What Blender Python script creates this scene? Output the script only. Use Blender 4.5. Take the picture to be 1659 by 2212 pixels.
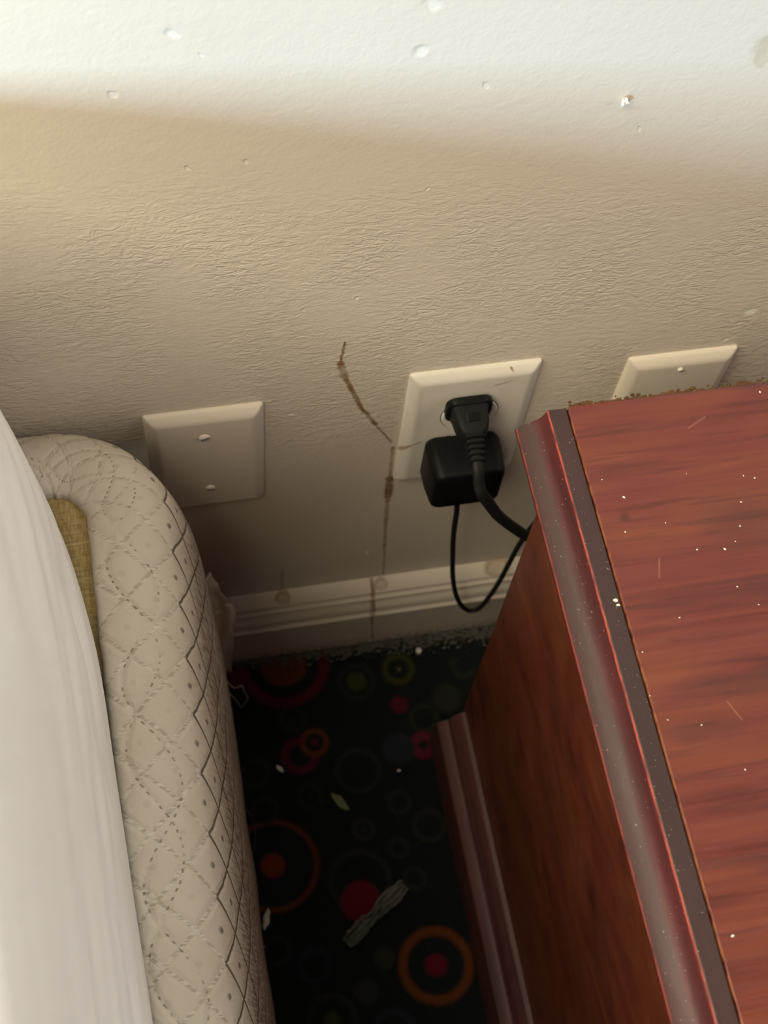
import bpy, bmesh, math, random
from mathutils import Vector, Matrix, noise
random.seed(7)
S = bpy.context.scene
for o in list(bpy.data.objects): bpy.data.objects.remove(o)
COL = S.collection

# ------------------------------------------------------------------ camera
cd = bpy.data.cameras.new('camera'); cam = bpy.data.objects.new('camera', cd); COL.objects.link(cam)
R_, U_, F_ = (0.98066, -0.18209, 0.07182), (0.13040, 0.88139, 0.45404), (0.14597, 0.43589, -0.88808)
cam.matrix_world = Matrix(((R_[0], U_[0], -F_[0], 0.0), (R_[1], U_[1], -F_[1], -0.4207),
                           (R_[2], U_[2], -F_[2], 1.06405), (0, 0, 0, 1)))
cd.sensor_width = 36; cd.lens = 36 * 3000 / 2212; cd.clip_start = 0.02
cd.dof.use_dof = True; cd.dof.focus_distance = 0.69; cd.dof.aperture_fstop = 13
S.camera = cam

# ------------------------------------------------------------------ light
S.view_settings.view_transform = 'Standard'; S.view_settings.look = 'None'
S.view_settings.gamma = 1; S.view_settings.use_curve_mapping = False
S.view_settings.exposure = 0.0
w = bpy.data.worlds.new('room_light'); S.world = w; w.use_nodes = True
w.node_tree.nodes['Background'].inputs[0].default_value = (1.0, 0.82, 0.62, 1)
w.node_tree.nodes['Background'].inputs[1].default_value = 0.045

def area(name, loc, target, sx, sy, power, color):
    l = bpy.data.lights.new(name, 'AREA'); l.shape = 'RECTANGLE'; l.size = sx; l.size_y = sy
    l.energy = power; l.color = color
    o = bpy.data.objects.new(name, l); COL.objects.link(o); o.location = loc
    o.rotation_euler = (Vector(target) - Vector(loc)).to_track_quat('-Z', 'Y').to_euler()
    return o
area('window_daylight', (-2.6, -2.8, 1.25), (0.1, 0, 0.62), 0.60, 0.60, 190, (0.50, 0.76, 1.0))
area('left_room_glow', (-1.15, -.85, 2.3), (0.1, 0, 0.4), 1.5, 1.3, 67, (1.0, 0.87, 0.63))
area('right_added_fill', (1.9, -.75, 1.5), (0.0, -.2, 0.5), 1.0, 1.0, 18, (1.0, 0.92, 0.84))  # added fill that brightens the sheet side, no known source on the right

# ------------------------------------------------------------------ node helper
class NT:
    def __init__(s, name, rough=0.5, spec=0.5):
        s.mat = bpy.data.materials.new(name); s.mat.use_nodes = True
        s.t = s.mat.node_tree; s.b = s.t.nodes['Principled BSDF']
        s.b.inputs['Roughness'].default_value = rough
        s.b.inputs['Specular IOR Level'].default_value = spec
        s.tc = s.t.nodes.new('ShaderNodeTexCoord')
    def n(s, k): return s.t.nodes.new(k)
    def put(s, sock, v):
        if isinstance(v, bpy.types.NodeSocket): s.t.links.new(v, sock)
        elif isinstance(v, (tuple, list)):
            sock.default_value = tuple(v) if len(v) == len(sock.default_value) else tuple(v) + (1,)
        else: sock.default_value = v
    def m(s, op, a, b=0.0, c=0.0, clamp=False):
        x = s.n('ShaderNodeMath'); x.operation = op; x.use_clamp = clamp
        s.put(x.inputs[0], a); s.put(x.inputs[1], b); s.put(x.inputs[2], c); return x.outputs[0]
    def obj(s): return s.tc.outputs['Object']
    def uv(s): return s.tc.outputs['UV']
    def xyz(s, v):
        x = s.n('ShaderNodeSeparateXYZ'); s.put(x.inputs[0], v); return x.outputs
    def comb(s, a, b, c=0.0):
        x = s.n('ShaderNodeCombineXYZ'); s.put(x.inputs[0], a); s.put(x.inputs[1], b); s.put(x.inputs[2], c); return x.outputs[0]
    def map(s, v, scale=(1, 1, 1), rot=(0, 0, 0), loc=(0, 0, 0)):
        x = s.n('ShaderNodeMapping'); s.put(x.inputs[0], v); x.inputs[1].default_value = loc
        x.inputs[2].default_value = rot; x.inputs[3].default_value = scale; return x.outputs[0]
    def noise(s, v, scale, detail=2, dist=0.0, rough=0.5):
        x = s.n('ShaderNodeTexNoise'); s.put(x.inputs['Vector'], v); x.inputs['Scale'].default_value = scale
        x.inputs['Detail'].default_value = detail; x.inputs['Distortion'].default_value = dist
        x.inputs['Roughness'].default_value = rough; return x.outputs[0]
    def mix(s, f, a, b):
        x = s.n('ShaderNodeMix'); x.data_type = 'RGBA'; s.put(x.inputs[0], f); s.put(x.inputs[6], a); s.put(x.inputs[7], b); return x.outputs[2]
    def ramp(s, f, pts, interp='LINEAR'):
        x = s.n('ShaderNodeValToRGB'); s.put(x.inputs[0], f); e = x.color_ramp.elements; x.color_ramp.interpolation = interp
        while len(e) < len(pts): e.new(0.5)
        for i, (p, c) in enumerate(pts):
            e[i].position = p; e[i].color = (c, c, c, 1) if isinstance(c, (int, float)) else tuple(c) + (1,)
        return x.outputs[0]
    def ss(s, v, lo, hi, a=0.0, b=1.0):
        x = s.n('ShaderNodeMapRange'); x.interpolation_type = 'SMOOTHSTEP'; s.put(x.inputs[0], v)
        x.inputs[1].default_value = lo; x.inputs[2].default_value = hi; x.inputs[3].default_value = a; x.inputs[4].default_value = b
        return x.outputs[0]
    def mx(s, a, b): return s.m('MAXIMUM', a, b)
    def mul(s, a, b): return s.m('MULTIPLY', a, b)
    def add(s, a, b): return s.m('ADD', a, b)
    def ellipse(s, P, cx, cy, rx, ry, ang=0.0, soft=0.35):     # 1 inside, 0 outside
        v = s.n('ShaderNodeMapping'); v.vector_type = 'TEXTURE'; s.put(v.inputs[0], P)
        v.inputs[1].default_value = (cx, cy, 0); v.inputs[2].default_value = (0, 0, ang); v.inputs[3].default_value = (rx, ry, 1)
        l = s.n('ShaderNodeVectorMath'); l.operation = 'LENGTH'; s.put(l.inputs[0], v.outputs[0])
        return s.ss(l.outputs['Value'], 1 - soft, 1 + soft, 1, 0)
    def segd(s, x, y, a, b):                                   # distance to a segment
        dx, dy = b[0] - a[0], b[1] - a[1]; L = dx * dx + dy * dy
        px = s.m('SUBTRACT', x, a[0]); py = s.m('SUBTRACT', y, a[1])
        t = s.m('MULTIPLY_ADD', px, dx / L, s.mul(py, dy / L), clamp=True)
        ex = s.m('SUBTRACT', px, s.mul(t, dx)); ey = s.m('SUBTRACT', py, s.mul(t, dy))
        return s.m('SQRT', s.m('MULTIPLY_ADD', ex, ex, s.mul(ey, ey)))
    def color(s, v): s.put(s.b.inputs['Base Color'], v)
    def rough(s, v): s.put(s.b.inputs['Roughness'], v)
    def bump(s, h, dist, strength=1.0, prev=None):
        x = s.n('ShaderNodeBump'); s.put(x.inputs['Height'], h); x.inputs['Distance'].default_value = dist
        x.inputs['Strength'].default_value = strength
        if prev: s.put(x.inputs['Normal'], prev)
        s.put(s.b.inputs['Normal'], x.outputs[0]); return x.outputs[0]

# ------------------------------------------------------------------ mesh helper
def link(name, bm, mat, parent=None, smooth=False):
    me = bpy.data.meshes.new(name); bmesh.ops.recalc_face_normals(bm, faces=bm.faces[:]); bm.to_mesh(me); bm.free()
    if mat: me.materials.append(mat)
    if smooth:
        for p in me.polygons: p.use_smooth = True
    o = bpy.data.objects.new(name, me); COL.objects.link(o)
    if parent:
        o.parent = parent; o.matrix_parent_inverse = Matrix.Translation(-parent.location)
    return o
def tag(o, label=None, cat=None, group=None, kind=None):
    if label: o['label'] = label
    if cat: o['category'] = cat
    if group: o['group'] = group
    if kind: o['kind'] = kind
    return o
def thing(name, label, cat, loc, group=None):
    o = bpy.data.objects.new(name, None); COL.objects.link(o); o.location = loc; o.empty_display_size = 0.02
    return tag(o, label, cat, group)
def auto(o, ang=35):
    for p in o.data.polygons: p.use_smooth = True
    try: o.data.set_sharp_from_angle(angle=math.radians(ang))
    except Exception: pass
    return o
def bevel(o, width, seg=3, ang=30):
    m = o.modifiers.new('bevel', 'BEVEL'); m.width = width; m.segments = seg; m.limit_method = 'ANGLE'
    m.angle_limit = math.radians(ang); m.harden_normals = False
    return o
def box(bm, x0, x1, y0, y1, z0, z1):
    v = [bm.verts.new((x, y, z)) for x in (x0, x1) for y in (y0, y1) for z in (z0, z1)]
    for f in ((0, 1, 3, 2), (4, 6, 7, 5), (0, 4, 5, 1), (2, 3, 7, 6), (0, 2, 6, 4), (1, 5, 7, 3)):
        bm.faces.new([v[i] for i in f])
def loft(rows, closed_u=False, caps=False, uvs=None):
    """rows: list of equally long point lists; uvs: same shape"""
    bm = bmesh.new(); V = [[bm.verts.new(p) for p in r] for r in rows]
    ul = bm.loops.layers.uv.new('UVMap') if uvs else None
    n = len(rows[0]); k = n if closed_u else n - 1
    for i in range(len(rows) - 1):
        for j in range(k):
            q = [(i, j), (i, (j + 1) % n), (i + 1, (j + 1) % n), (i + 1, j)]
            f = bm.faces.new([V[a][b] for a, b in q])
            if ul:
                for l, (a, b) in zip(f.loops, q): l[ul].uv = uvs[a][b]
    if caps:
        bm.faces.new(V[0]); bm.faces.new(V[-1])
    return bm
def catmull(pts, n=8):
    P = [Vector(p) for p in pts]; P = [P[0] * 2 - P[1]] + P + [P[-1] * 2 - P[-2]]; out = []
    for i in range(1, len(P) - 2):
        for k in range(n):
            t = k / n; a, b, c, d = P[i - 1:i + 3]
            out.append(0.5 * ((2 * b) + (c - a) * t + (2 * a - 5 * b + 4 * c - d) * t * t + (3 * b - a - 3 * c + d) * t ** 3))
    out.append(P[-2]); return out
def tube(pts, rx, ry=None, seg=14, n=8, caps=True, up=Vector((1, 0, 0))):
    ry = ry or rx; C = catmull(pts, n); rows = []
    for i, c in enumerate(C):
        t = (C[min(i + 1, len(C) - 1)] - C[max(i - 1, 0)]).normalized()
        a = (up - t * up.dot(t)).normalized(); b = t.cross(a)
        f = i / (len(C) - 1); r1 = rx(f) if callable(rx) else rx; r2 = ry(f) if callable(ry) else ry
        rows.append([c + a * r1 * math.cos(q) + b * r2 * math.sin(q) for q in (2 * math.pi * k / seg for k in range(seg))])
    return loft(rows, True, caps)
def blob(cx, cy, cz, rx, ry, rz, seed=0, rough=0.35, sub=1):
    bm = bmesh.new(); bmesh.ops.create_icosphere(bm, subdivisions=sub, radius=1)
    for v in bm.verts:
        k = 1 + rough * noise.noise(v.co * 1.7 + Vector((seed * 3.1, seed, 0)))
        v.co = Vector((v.co.x * rx * k, v.co.y * ry * k, v.co.z * rz * k)) + Vector((cx, cy, cz))
    return bm

# ------------------------------------------------------------------ materials
def wall_material(trim=False, plate=False):
    N = NT('wall_paint' if not (trim or plate) else ('trim_paint' if trim else 'plate_paint'), 0.42, 0.45)
    o = N.obj(); x, y, z = N.xyz(o); P = N.comb(x, z)
    nz = N.noise(o, 9, 3)
    base = N.mix(nz, (0.71, 0.640, 0.535), (0.765, 0.695, 0.59))
    wob = N.noise(o, 260, 3)
    wx = N.add(x, N.mul(N.m('SUBTRACT', wob, 0.5), 0.0022)); wz = N.add(z, N.mul(N.m('SUBTRACT', N.noise(N.map(o, loc=(3, 1, 2)), 300, 2), 0.5), 0.0022))
    W = N.comb(wx, wz)
    if not plate:
        # dried brown drips
        def drip(pts, ws, prev=None, k=1.0):
            for (a, b), r in zip(zip(pts, pts[1:]), ws):
                d = N.segd(wx, wz, a, b); mk = N.mul(N.ss(d, r * 0.45, r * 1.35, 1, 0), k); prev = mk if prev is None else N.mx(prev, mk)
            return prev
        if trim:
            st = drip([(0.1390, 0.0990), (0.1392, 0.0757), (0.1398, 0.055), (0.1426, 0.010)], [0.0017, 0.0022, 0.0011])
            for cx, cz, rx, rz in ((0.0700, 0.1105, 0.0056, 0.0034), (0.1454, 0.1105, 0.0056, 0.0030), (0.2380, 0.1110, 0.010, 0.0050)):
                ring = N.m('SUBTRACT', N.ellipse(W, cx, cz - 0.016, rx, rz, 0, 0.25), N.mul(N.ellipse(W, cx, cz - 0.017, rx * 0.7, rz * 0.7, 0, 0.3), 0.45))
                st = N.mx(st, N.mul(ring, 0.8))
        else:
            st = drip([(0.103, 0.424), (0.1013, 0.4033), (0.1047, 0.388), (0.1162, 0.3521), (0.1270, 0.3290), (0.1383, 0.3049)],
                      [0.0009, 0.0024, 0.0017, 0.0015, 0.0009])
            st = drip([(0.1400, 0.2980), (0.1412, 0.2560)], [0.0014], st, 0.8)
            st = drip([(0.1412, 0.2570), (0.1420, 0.2300)], [0.0030], st, 1.25)
            st = drip([(0.1421, 0.2300), (0.1434, 0.1889), (0.1455, 0.1504), (0.1481, 0.1005)], [0.0017, 0.0014, 0.0009], st, 0.8)
            st = drip([(0.0700, 0.135), (0.0700, 0.09)], [0.0012], st, 0.5)
        dens = N.ss(N.noise(o, 90, 4), 0.30, 0.62, 0.45, 1.0)
        base = N.mix(N.m('MULTIPLY', st, dens, clamp=True), base, (0.27, 0.165, 0.07))
    if trim:
        dust = N.mul(N.ss(z, 0.018, 0.0, 0, 1), N.ss(N.noise(o, 330, 4), 0.42, 0.6))
        base = N.mix(N.mul(dust, 0.8), base, (0.12, 0.10, 0.085))
        N.color(base); N.bump(N.noise(o, 300, 3), 0.0004, 0.5)
        return N.mat
    # roller texture, wrinkles of thick paint, nicks and chips
    fine = N.noise(o, 420, 4, 0.4)
    lump = N.noise(N.map(o, (1, 1, 1.3)), 130, 2, 0.6)
    wr = N.noise(N.map(o, (120, 120, 290), (0, -0.22, 0)), 1.0, 4, 1.3, 0.6)
    zone = N.mul(N.ss(z, 0.25, 0.36), N.ss(N.add(z, N.mul(x, 0.15)), 0.60, 0.50))
    zone = N.mul(zone, N.ss(N.noise(o, 16, 2), 0.36, 0.58, 0.3, 1))
    wrk = N.mul(N.ss(wr, 0.34, 0.66), zone)
    if plate:
        h = N.add(N.mul(fine, 0.25), N.mul(lump, 0.25)); N.color(base); N.bump(h, 0.0004, 0.7); return N.mat
    h = N.add(N.add(N.mul(fine, 0.22), N.mul(lump, 0.30)), N.mul(wrk, 0.62))
    hc = None; cc = None
    # rx, rz, angle, bare plaster shown
    chips = [(0.0227, 0.657, .0030, .0042, 1.2, .5), (0.0334, 0.6446, .0010, .0022, 0.8, .4), (-0.0039, 0.6267, .0022, .0030, 1.0, .4),
             (0.1249, 0.6365, .0042, .0042, 0.6, .45), (0.1276, 0.6616, .0040, .0060, 0.9, .4), (0.2824, 0.6193, .0060, .010, 0.1, .0),
             (0.1375, 0.5473, .0008, .0024, -0.5, .7), (0.1567, 0.6128, .0020, .0030, 0.5, .2), (0.3455, 0.4082, .0036, .0030, 0.1, 1.0),
             (0.3433, 0.3968, .0026, .0010, 0.25, .8), (0.3391, 0.3801, .0017, .0010, 0.2, .8), (0.0742, 0.3539, .0024, .0010, -0.3, .8),
             (0.0603, 0.3426, .0016, .0012, 0.3, .5), (0.0178, 0.1436, .0040, .0042, 0.5, .4),
             (0.235, 0.4674, .0009, .0010, 0, .8), (0.1072, 0.4642, .0008, .0012, 0, 1), (0.079, 0.4591, .0010, .0018, 0.3, .5),
             (0.0504, 0.5782, .0018, .0022, 0.9, .2), (0.0244, 0.5779, .0010, .0020, 0.4, .4), (0.2358, 0.5757, .0012, .0026, 0.5, .4),
             (0.1213, 0.3615, .0050, .0014, 0.5, .25)]
    wq = N.m('SUBTRACT', N.noise(o, 190, 3), 0.5); W = N.comb(N.add(wx, N.mul(wq, .0025)), N.add(wz, N.mul(N.m('SUBTRACT', N.noise(N.map(o, loc=(1, 4, 2)), 170, 3), 0.5), .0025)))
    for cx, cz, rx, rz, a, c in chips:
        k_ = 1.35 if c >= .8 else .75; rx *= k_; rz *= k_ * .9
        e = N.ellipse(W, cx, cz, rx, rz, a, 0.45); hc = e if hc is None else N.mx(hc, e)
        if c: ec = N.mul(N.ellipse(W, cx + rx * .15, cz - rz * .2, rx * .75, rz * .7, a, 0.35), c); cc = ec if cc is None else N.mx(cc, ec)
    base = N.mix(cc, base, (0.92, 0.90, 0.83))
    tan = N.ellipse(W, 0.2840, 0.6190, 0.0045, 0.0100, 0.1, 0.2)
    base = N.mix(N.mul(tan, 0.6), base, (0.52, 0.46, 0.33))
    N.color(base)
    n1 = N.bump(h, 0.0010, 0.62)
    N.bump(N.m('SUBTRACT', 1.0, hc), 0.0008, 0.38, n1)
    return N.mat

def plate_ivory():
    N = NT('ivory_plastic', 0.32, 0.5); o = N.obj(); x, y, z = N.xyz(o)
    wob = N.noise(o, 220, 3); wx = N.add(x, N.mul(N.m('SUBTRACT', wob, 0.5), 0.003)); wz = N.add(z, N.mul(N.m('SUBTRACT', wob, 0.5), 0.002))
    base = N.mix(N.noise(o, 40, 3), (0.71, 0.675, 0.60), (0.77, 0.735, 0.66))
    st = None
    for a, b, r in (((0.141, 0.2975), (0.1435, 0.2985), .0016), ((0.1435, 0.2985), (0.1490, 0.3075), .0013), ((0.1490, 0.3075), (0.1555, 0.3115), .0008), ((0.1950, 0.3690), (0.2050, 0.3720), .0006)):
        d = N.ss(N.segd(wx, wz, a, b), r * .4, r * 1.3, 1, 0); st = d if st is None else N.mx(st, d)
    P = N.comb(wx, wz); st = N.mx(N.mul(st, .75), N.mul(N.ellipse(P, 0.2045, 0.3815, .0006, .0016, .4), .9))
    edge = N.mul(N.ss(N.noise(o, 120, 3), .45, .7), .18)
    base = N.mix(st, base, (0.28, 0.17, 0.08)); base = N.mix(edge, base, (0.62, 0.53, 0.38))
    N.color(base); N.bump(N.noise(o, 250, 2), 0.0003, 0.3); return N.mat

def plain(name, col, rough=.5, spec=.5, bump=None, vary=0.0, metal=0.0):
    N = NT(name, rough, spec); o = N.obj(); N.b.inputs['Metallic'].default_value = metal
    d = tuple(c * (1 - vary) for c in col)
    N.color(N.mix(N.noise(o, 60, 3), d, col))
    if bump: N.bump(N.noise(o, bump[0], 3), bump[1], 0.6)
    return N.mat

def wood(name, axis, dark, mid, hot, rough=.42, scale=1.0, coat=0.25, moulding=False, panel=False):
    N = NT(name, rough, 0.5); o = N.obj()
    sc = {'x': (6, 105, 105), 'y': (60, 5, 60), 'z': (60, 60, 5), 'diag': (30, 12, 22)}[axis]
    rot = (0, 0, -0.10) if axis == 'x' else (0.5, 0, 0) if axis == 'diag' else (0, 0, 0)
    p = N.map(o, sc, rot)
    g = N.noise(p, 1.0 * scale, 6, 0.8, 0.62)
    g2 = N.noise(N.map(o, tuple(a * 2.6 for a in sc), rot), 1.0, 3, 0.5)
    big = N.noise(N.map(o, (9, 22, 22) if axis == 'x' else (16, 16, 16)), 1.0, 3, 0.6)
    c = N.ramp(g, [(0.28, dark), (0.47, mid), (0.72, hot)])
    c = N.mix(N.ss(big, 0.36, 0.68, 0, 0.8), c, N.mix(g, dark, hot) if not panel else N.mix(g, mid, (0.24, 0.064, 0.024)))
    c = N.mix(N.mul(N.ss(g2, 0.56, 0.72), 0.38), c, dark)
    if panel:      # worn dark smudges, scratches and a stained back edge
        x, y, z = N.xyz(o); nn = N.noise(o, 45, 4)
        P = N.comb(N.add(x, N.mul(nn, .012)), N.add(y, N.mul(nn, .012)))
        for cx, cy, rx, ry, k in ((.262, -.166, .020, .012, .35), (.232, -.243, .022, .005, .35), (.217, -.262, .016, .004, .35), (.262, -.243, .016, .006, .35), (.235, -.322, .02, .004, .35), (.2085, -.1575, .0022, .0020, .6), (.27, -.205, .02, .004, .3)):
            c = N.mix(N.mul(N.ellipse(P, cx, cy, rx, ry, -.15, .7), k), c, (0.045, 0.013, 0.010))
        be = N.mul(N.ss(N.add(y, N.mul(nn, .006)), -.1015, -.0965), N.ss(x, .20, .25)); c = N.mix(N.mul(be, .75), c, (0.06, 0.022, 0.030))
        for a, b in (((.2375, -.2750), (.2490, -.2620)), ((.2130, -.1860), (.2105, -.1950)), ((.240, -.299), (.252, -.293)), ((.2280, -.2660), (.2240, -.2570)), ((.246, -.121), (.256, -.116))):
            c = N.mix(N.mul(N.ss(N.segd(x, y, a, b), .0001, .0006, 1, 0), .45), c, (0.34, 0.14, 0.09))
        lf = N.mul(N.ss(x, .1910, .1907), N.ss(N.noise(o, 120, 3), .35, .6)); c = N.mix(N.mul(lf, .8), c, (0.45, 0.16, 0.06))
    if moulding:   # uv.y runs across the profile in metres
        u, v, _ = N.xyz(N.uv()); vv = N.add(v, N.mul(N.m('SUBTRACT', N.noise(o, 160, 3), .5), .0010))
        c = N.mix(N.mul(N.ss(vv, .0190, .0182), .8), c, (0.034, 0.019, 0.018))  # inner flat band: grey coat reflection painted into the colour
        c = N.mix(N.mul(N.mul(N.ss(vv, .0280, .0310), N.ss(vv, .0390, .0375)), .7), c, (0.052, 0.027, 0.027))  # outer flat: its grey sheen is painted into the colour too
        for v0, wd, k in moulding:
            mk = N.mul(N.ss(N.m('ABSOLUTE', N.m('SUBTRACT', vv, v0)), wd * .4, wd * 1.2, 1, 0), N.ss(N.noise(o, 70, 3), .33, .55, .25, 1))
            c = N.mix(N.mul(mk, k), c, (0.50, 0.085, 0.045))
        sp = N.ss(N.noise(o, 900, 2), .70, .76); c = N.mix(N.mul(sp, .5), c, (0.5, 0.45, 0.45))
    N.color(c)
    N.rough(N.ss(g2, .3, .7, rough - .06, rough + .08))
    N.b.inputs['Coat Weight'].default_value = coat; N.b.inputs['Coat Roughness'].default_value = 0.28
    N.bump(N.add(g2, N.mul(N.noise(o, 500, 3), .35)), 0.0004, 0.5)
    return N.mat

def quilt_fabric():
    """uv in metres: u along the edge, v across (0 at the inner seam of the rim, grows over the edge and down the side)"""
    N = NT('quilted_damask', 0.75, 0.25); U, V, _ = N.xyz(N.uv()); o = N.obj()
    wn = N.m('SUBTRACT', N.noise(o, 110, 3), .5)
    u = N.add(U, N.mul(wn, .0016)); v = N.add(V, N.mul(wn, .0016))
    V0 = 0.0513                                                # where the first row of points sits
    a = N.m('DIVIDE', u, .0313); b = N.m('DIVIDE', N.m('SUBTRACT', v, V0), .0330)
    def tri(t): return N.m('ABSOLUTE', N.m('SUBTRACT', N.m('FRACT', t), 0.5))        # 0 at half integers
    d = N.m('MINIMUM', tri(N.add(N.add(a, b), .5)), tri(N.add(N.m('SUBTRACT', a, b), .5)))   # distance to the lattice, diamond units
    side = N.ss(V, V0 - .0012, V0 + .0008)
    da = N.mx(N.m('ABSOLUTE', N.m('SUBTRACT', N.m('FRACT', N.add(a, .5)), .5)), 0); db = N.m('ABSOLUTE', N.m('SUBTRACT', N.m('FRACT', b), .5))
    # centre of each diamond sits at integer a, half-integer b
    dot1 = N.m('SQRT', N.add(N.mul(da, da), N.mul(db, db)))
    da2 = N.m('ABSOLUTE', N.m('SUBTRACT', N.m('FRACT', a), .5)); db2 = N.m('ABSOLUTE', N.m('SUBTRACT', N.m('FRACT', N.add(b, .5)), .5))
    dot2 = N.m('SQRT', N.add(N.mul(da2, da2), N.mul(db2, db2)))
    dot = N.m('MINIMUM', dot1, dot2)
    th = N.noise(N.map(N.comb(U, V), (1600, 260, 1)), 1.0, 2)
    th2 = N.noise(N.map(N.comb(U, V), (700, 130, 1), (0, 0, 0.12)), 1.0, 3)
    weave = N.noise(N.map(N.comb(U, V), (2600, 900, 1), (0, 0, .2)), 1.0, 2)
    base = N.mix(weave, (0.73, 0.665, 0.545), (0.84, 0.775, 0.655))
    base = N.mix(N.mul(N.ss(N.noise(o, 22, 3), .4, .7), .35), base, (0.68, 0.59, 0.46))
    # threads on the rim: paler satin with darker nicks along the lattice
    line = N.ss(d, .022, .062, 1, 0)
    base = N.mix(N.mul(line, .55), base, N.mix(N.ss(th2, .42, .6), (0.42, 0.36, 0.25), (0.90, 0.85, 0.73)))
    base = N.mix(N.mul(N.ss(N.add(dot, N.mul(wn, .05)), .030, .080, 1, 0), N.ss(V, V0 - .010, V0 - .006, .16, .85)), base, (0.36, 0.33, 0.25))
    # dark woven lines on the side border
    sl = N.mul(N.ss(d, .022, .048, 1, 0), side)
    SL = sl
    sd = N.mul(N.ss(dot, .030, .062, 1, 0), side); base = N.mix(N.mul(sd, .8), base, (0.12, 0.09, 0.085))
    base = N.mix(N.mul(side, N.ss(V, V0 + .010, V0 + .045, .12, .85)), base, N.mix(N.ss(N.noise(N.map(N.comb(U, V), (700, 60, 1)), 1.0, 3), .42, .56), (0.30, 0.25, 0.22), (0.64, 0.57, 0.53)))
    base = N.mix(N.mul(SL, .9), base, (0.115, 0.088, 0.07))
    # machine stitching: two waving dotted rows crossing each other
    st = None; sh = None
    for ph, am, c0 in ((0.0, .0125, .0250), (1.05, .0115, .0225)):
        cv = N.m('MULTIPLY_ADD', N.m('SINE', N.m('MULTIPLY_ADD', U, 2 * math.pi / .105, ph + (math.pi if ph else 0))), am, c0)
        dd = N.m('ABSOLUTE', N.m('SUBTRACT', v, cv)); dash = N.ss(N.m('ABSOLUTE', N.m('SUBTRACT', N.m('FRACT', N.m('DIVIDE', N.add(U, N.mul(wn, .004)), .0040)), .5)), .26, .34)
        on = N.ss(dd, .00025, .0008, 1, 0); s1 = N.mul(on, dash); st = s1 if st is None else N.mx(st, s1)
        g = N.ss(dd, .0, .0035, 1, 0); sh = g if sh is None else N.mx(sh, g)
    st = N.mul(st, N.ss(N.noise(o, 75, 3), .40, .58)); base = N.mix(N.mul(st, .7), base, (0.22, 0.17, 0.11))
    # scuffed corner
    N.color(base)
    h = N.m('SUBTRACT', N.m('MULTIPLY_ADD', weave, .12, N.mul(N.ss(N.noise(o, 260, 3), .3, .7), .12)), N.add(N.mul(N.ss(d, 0, .16, 1, 0), .55), N.add(N.mul(sh, .55), N.mul(st, .3))))
    h = N.add(h, N.mul(N.mul(line, th2), .35))
    N.bump(h, 0.0013, 0.75); return N.mat

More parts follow.
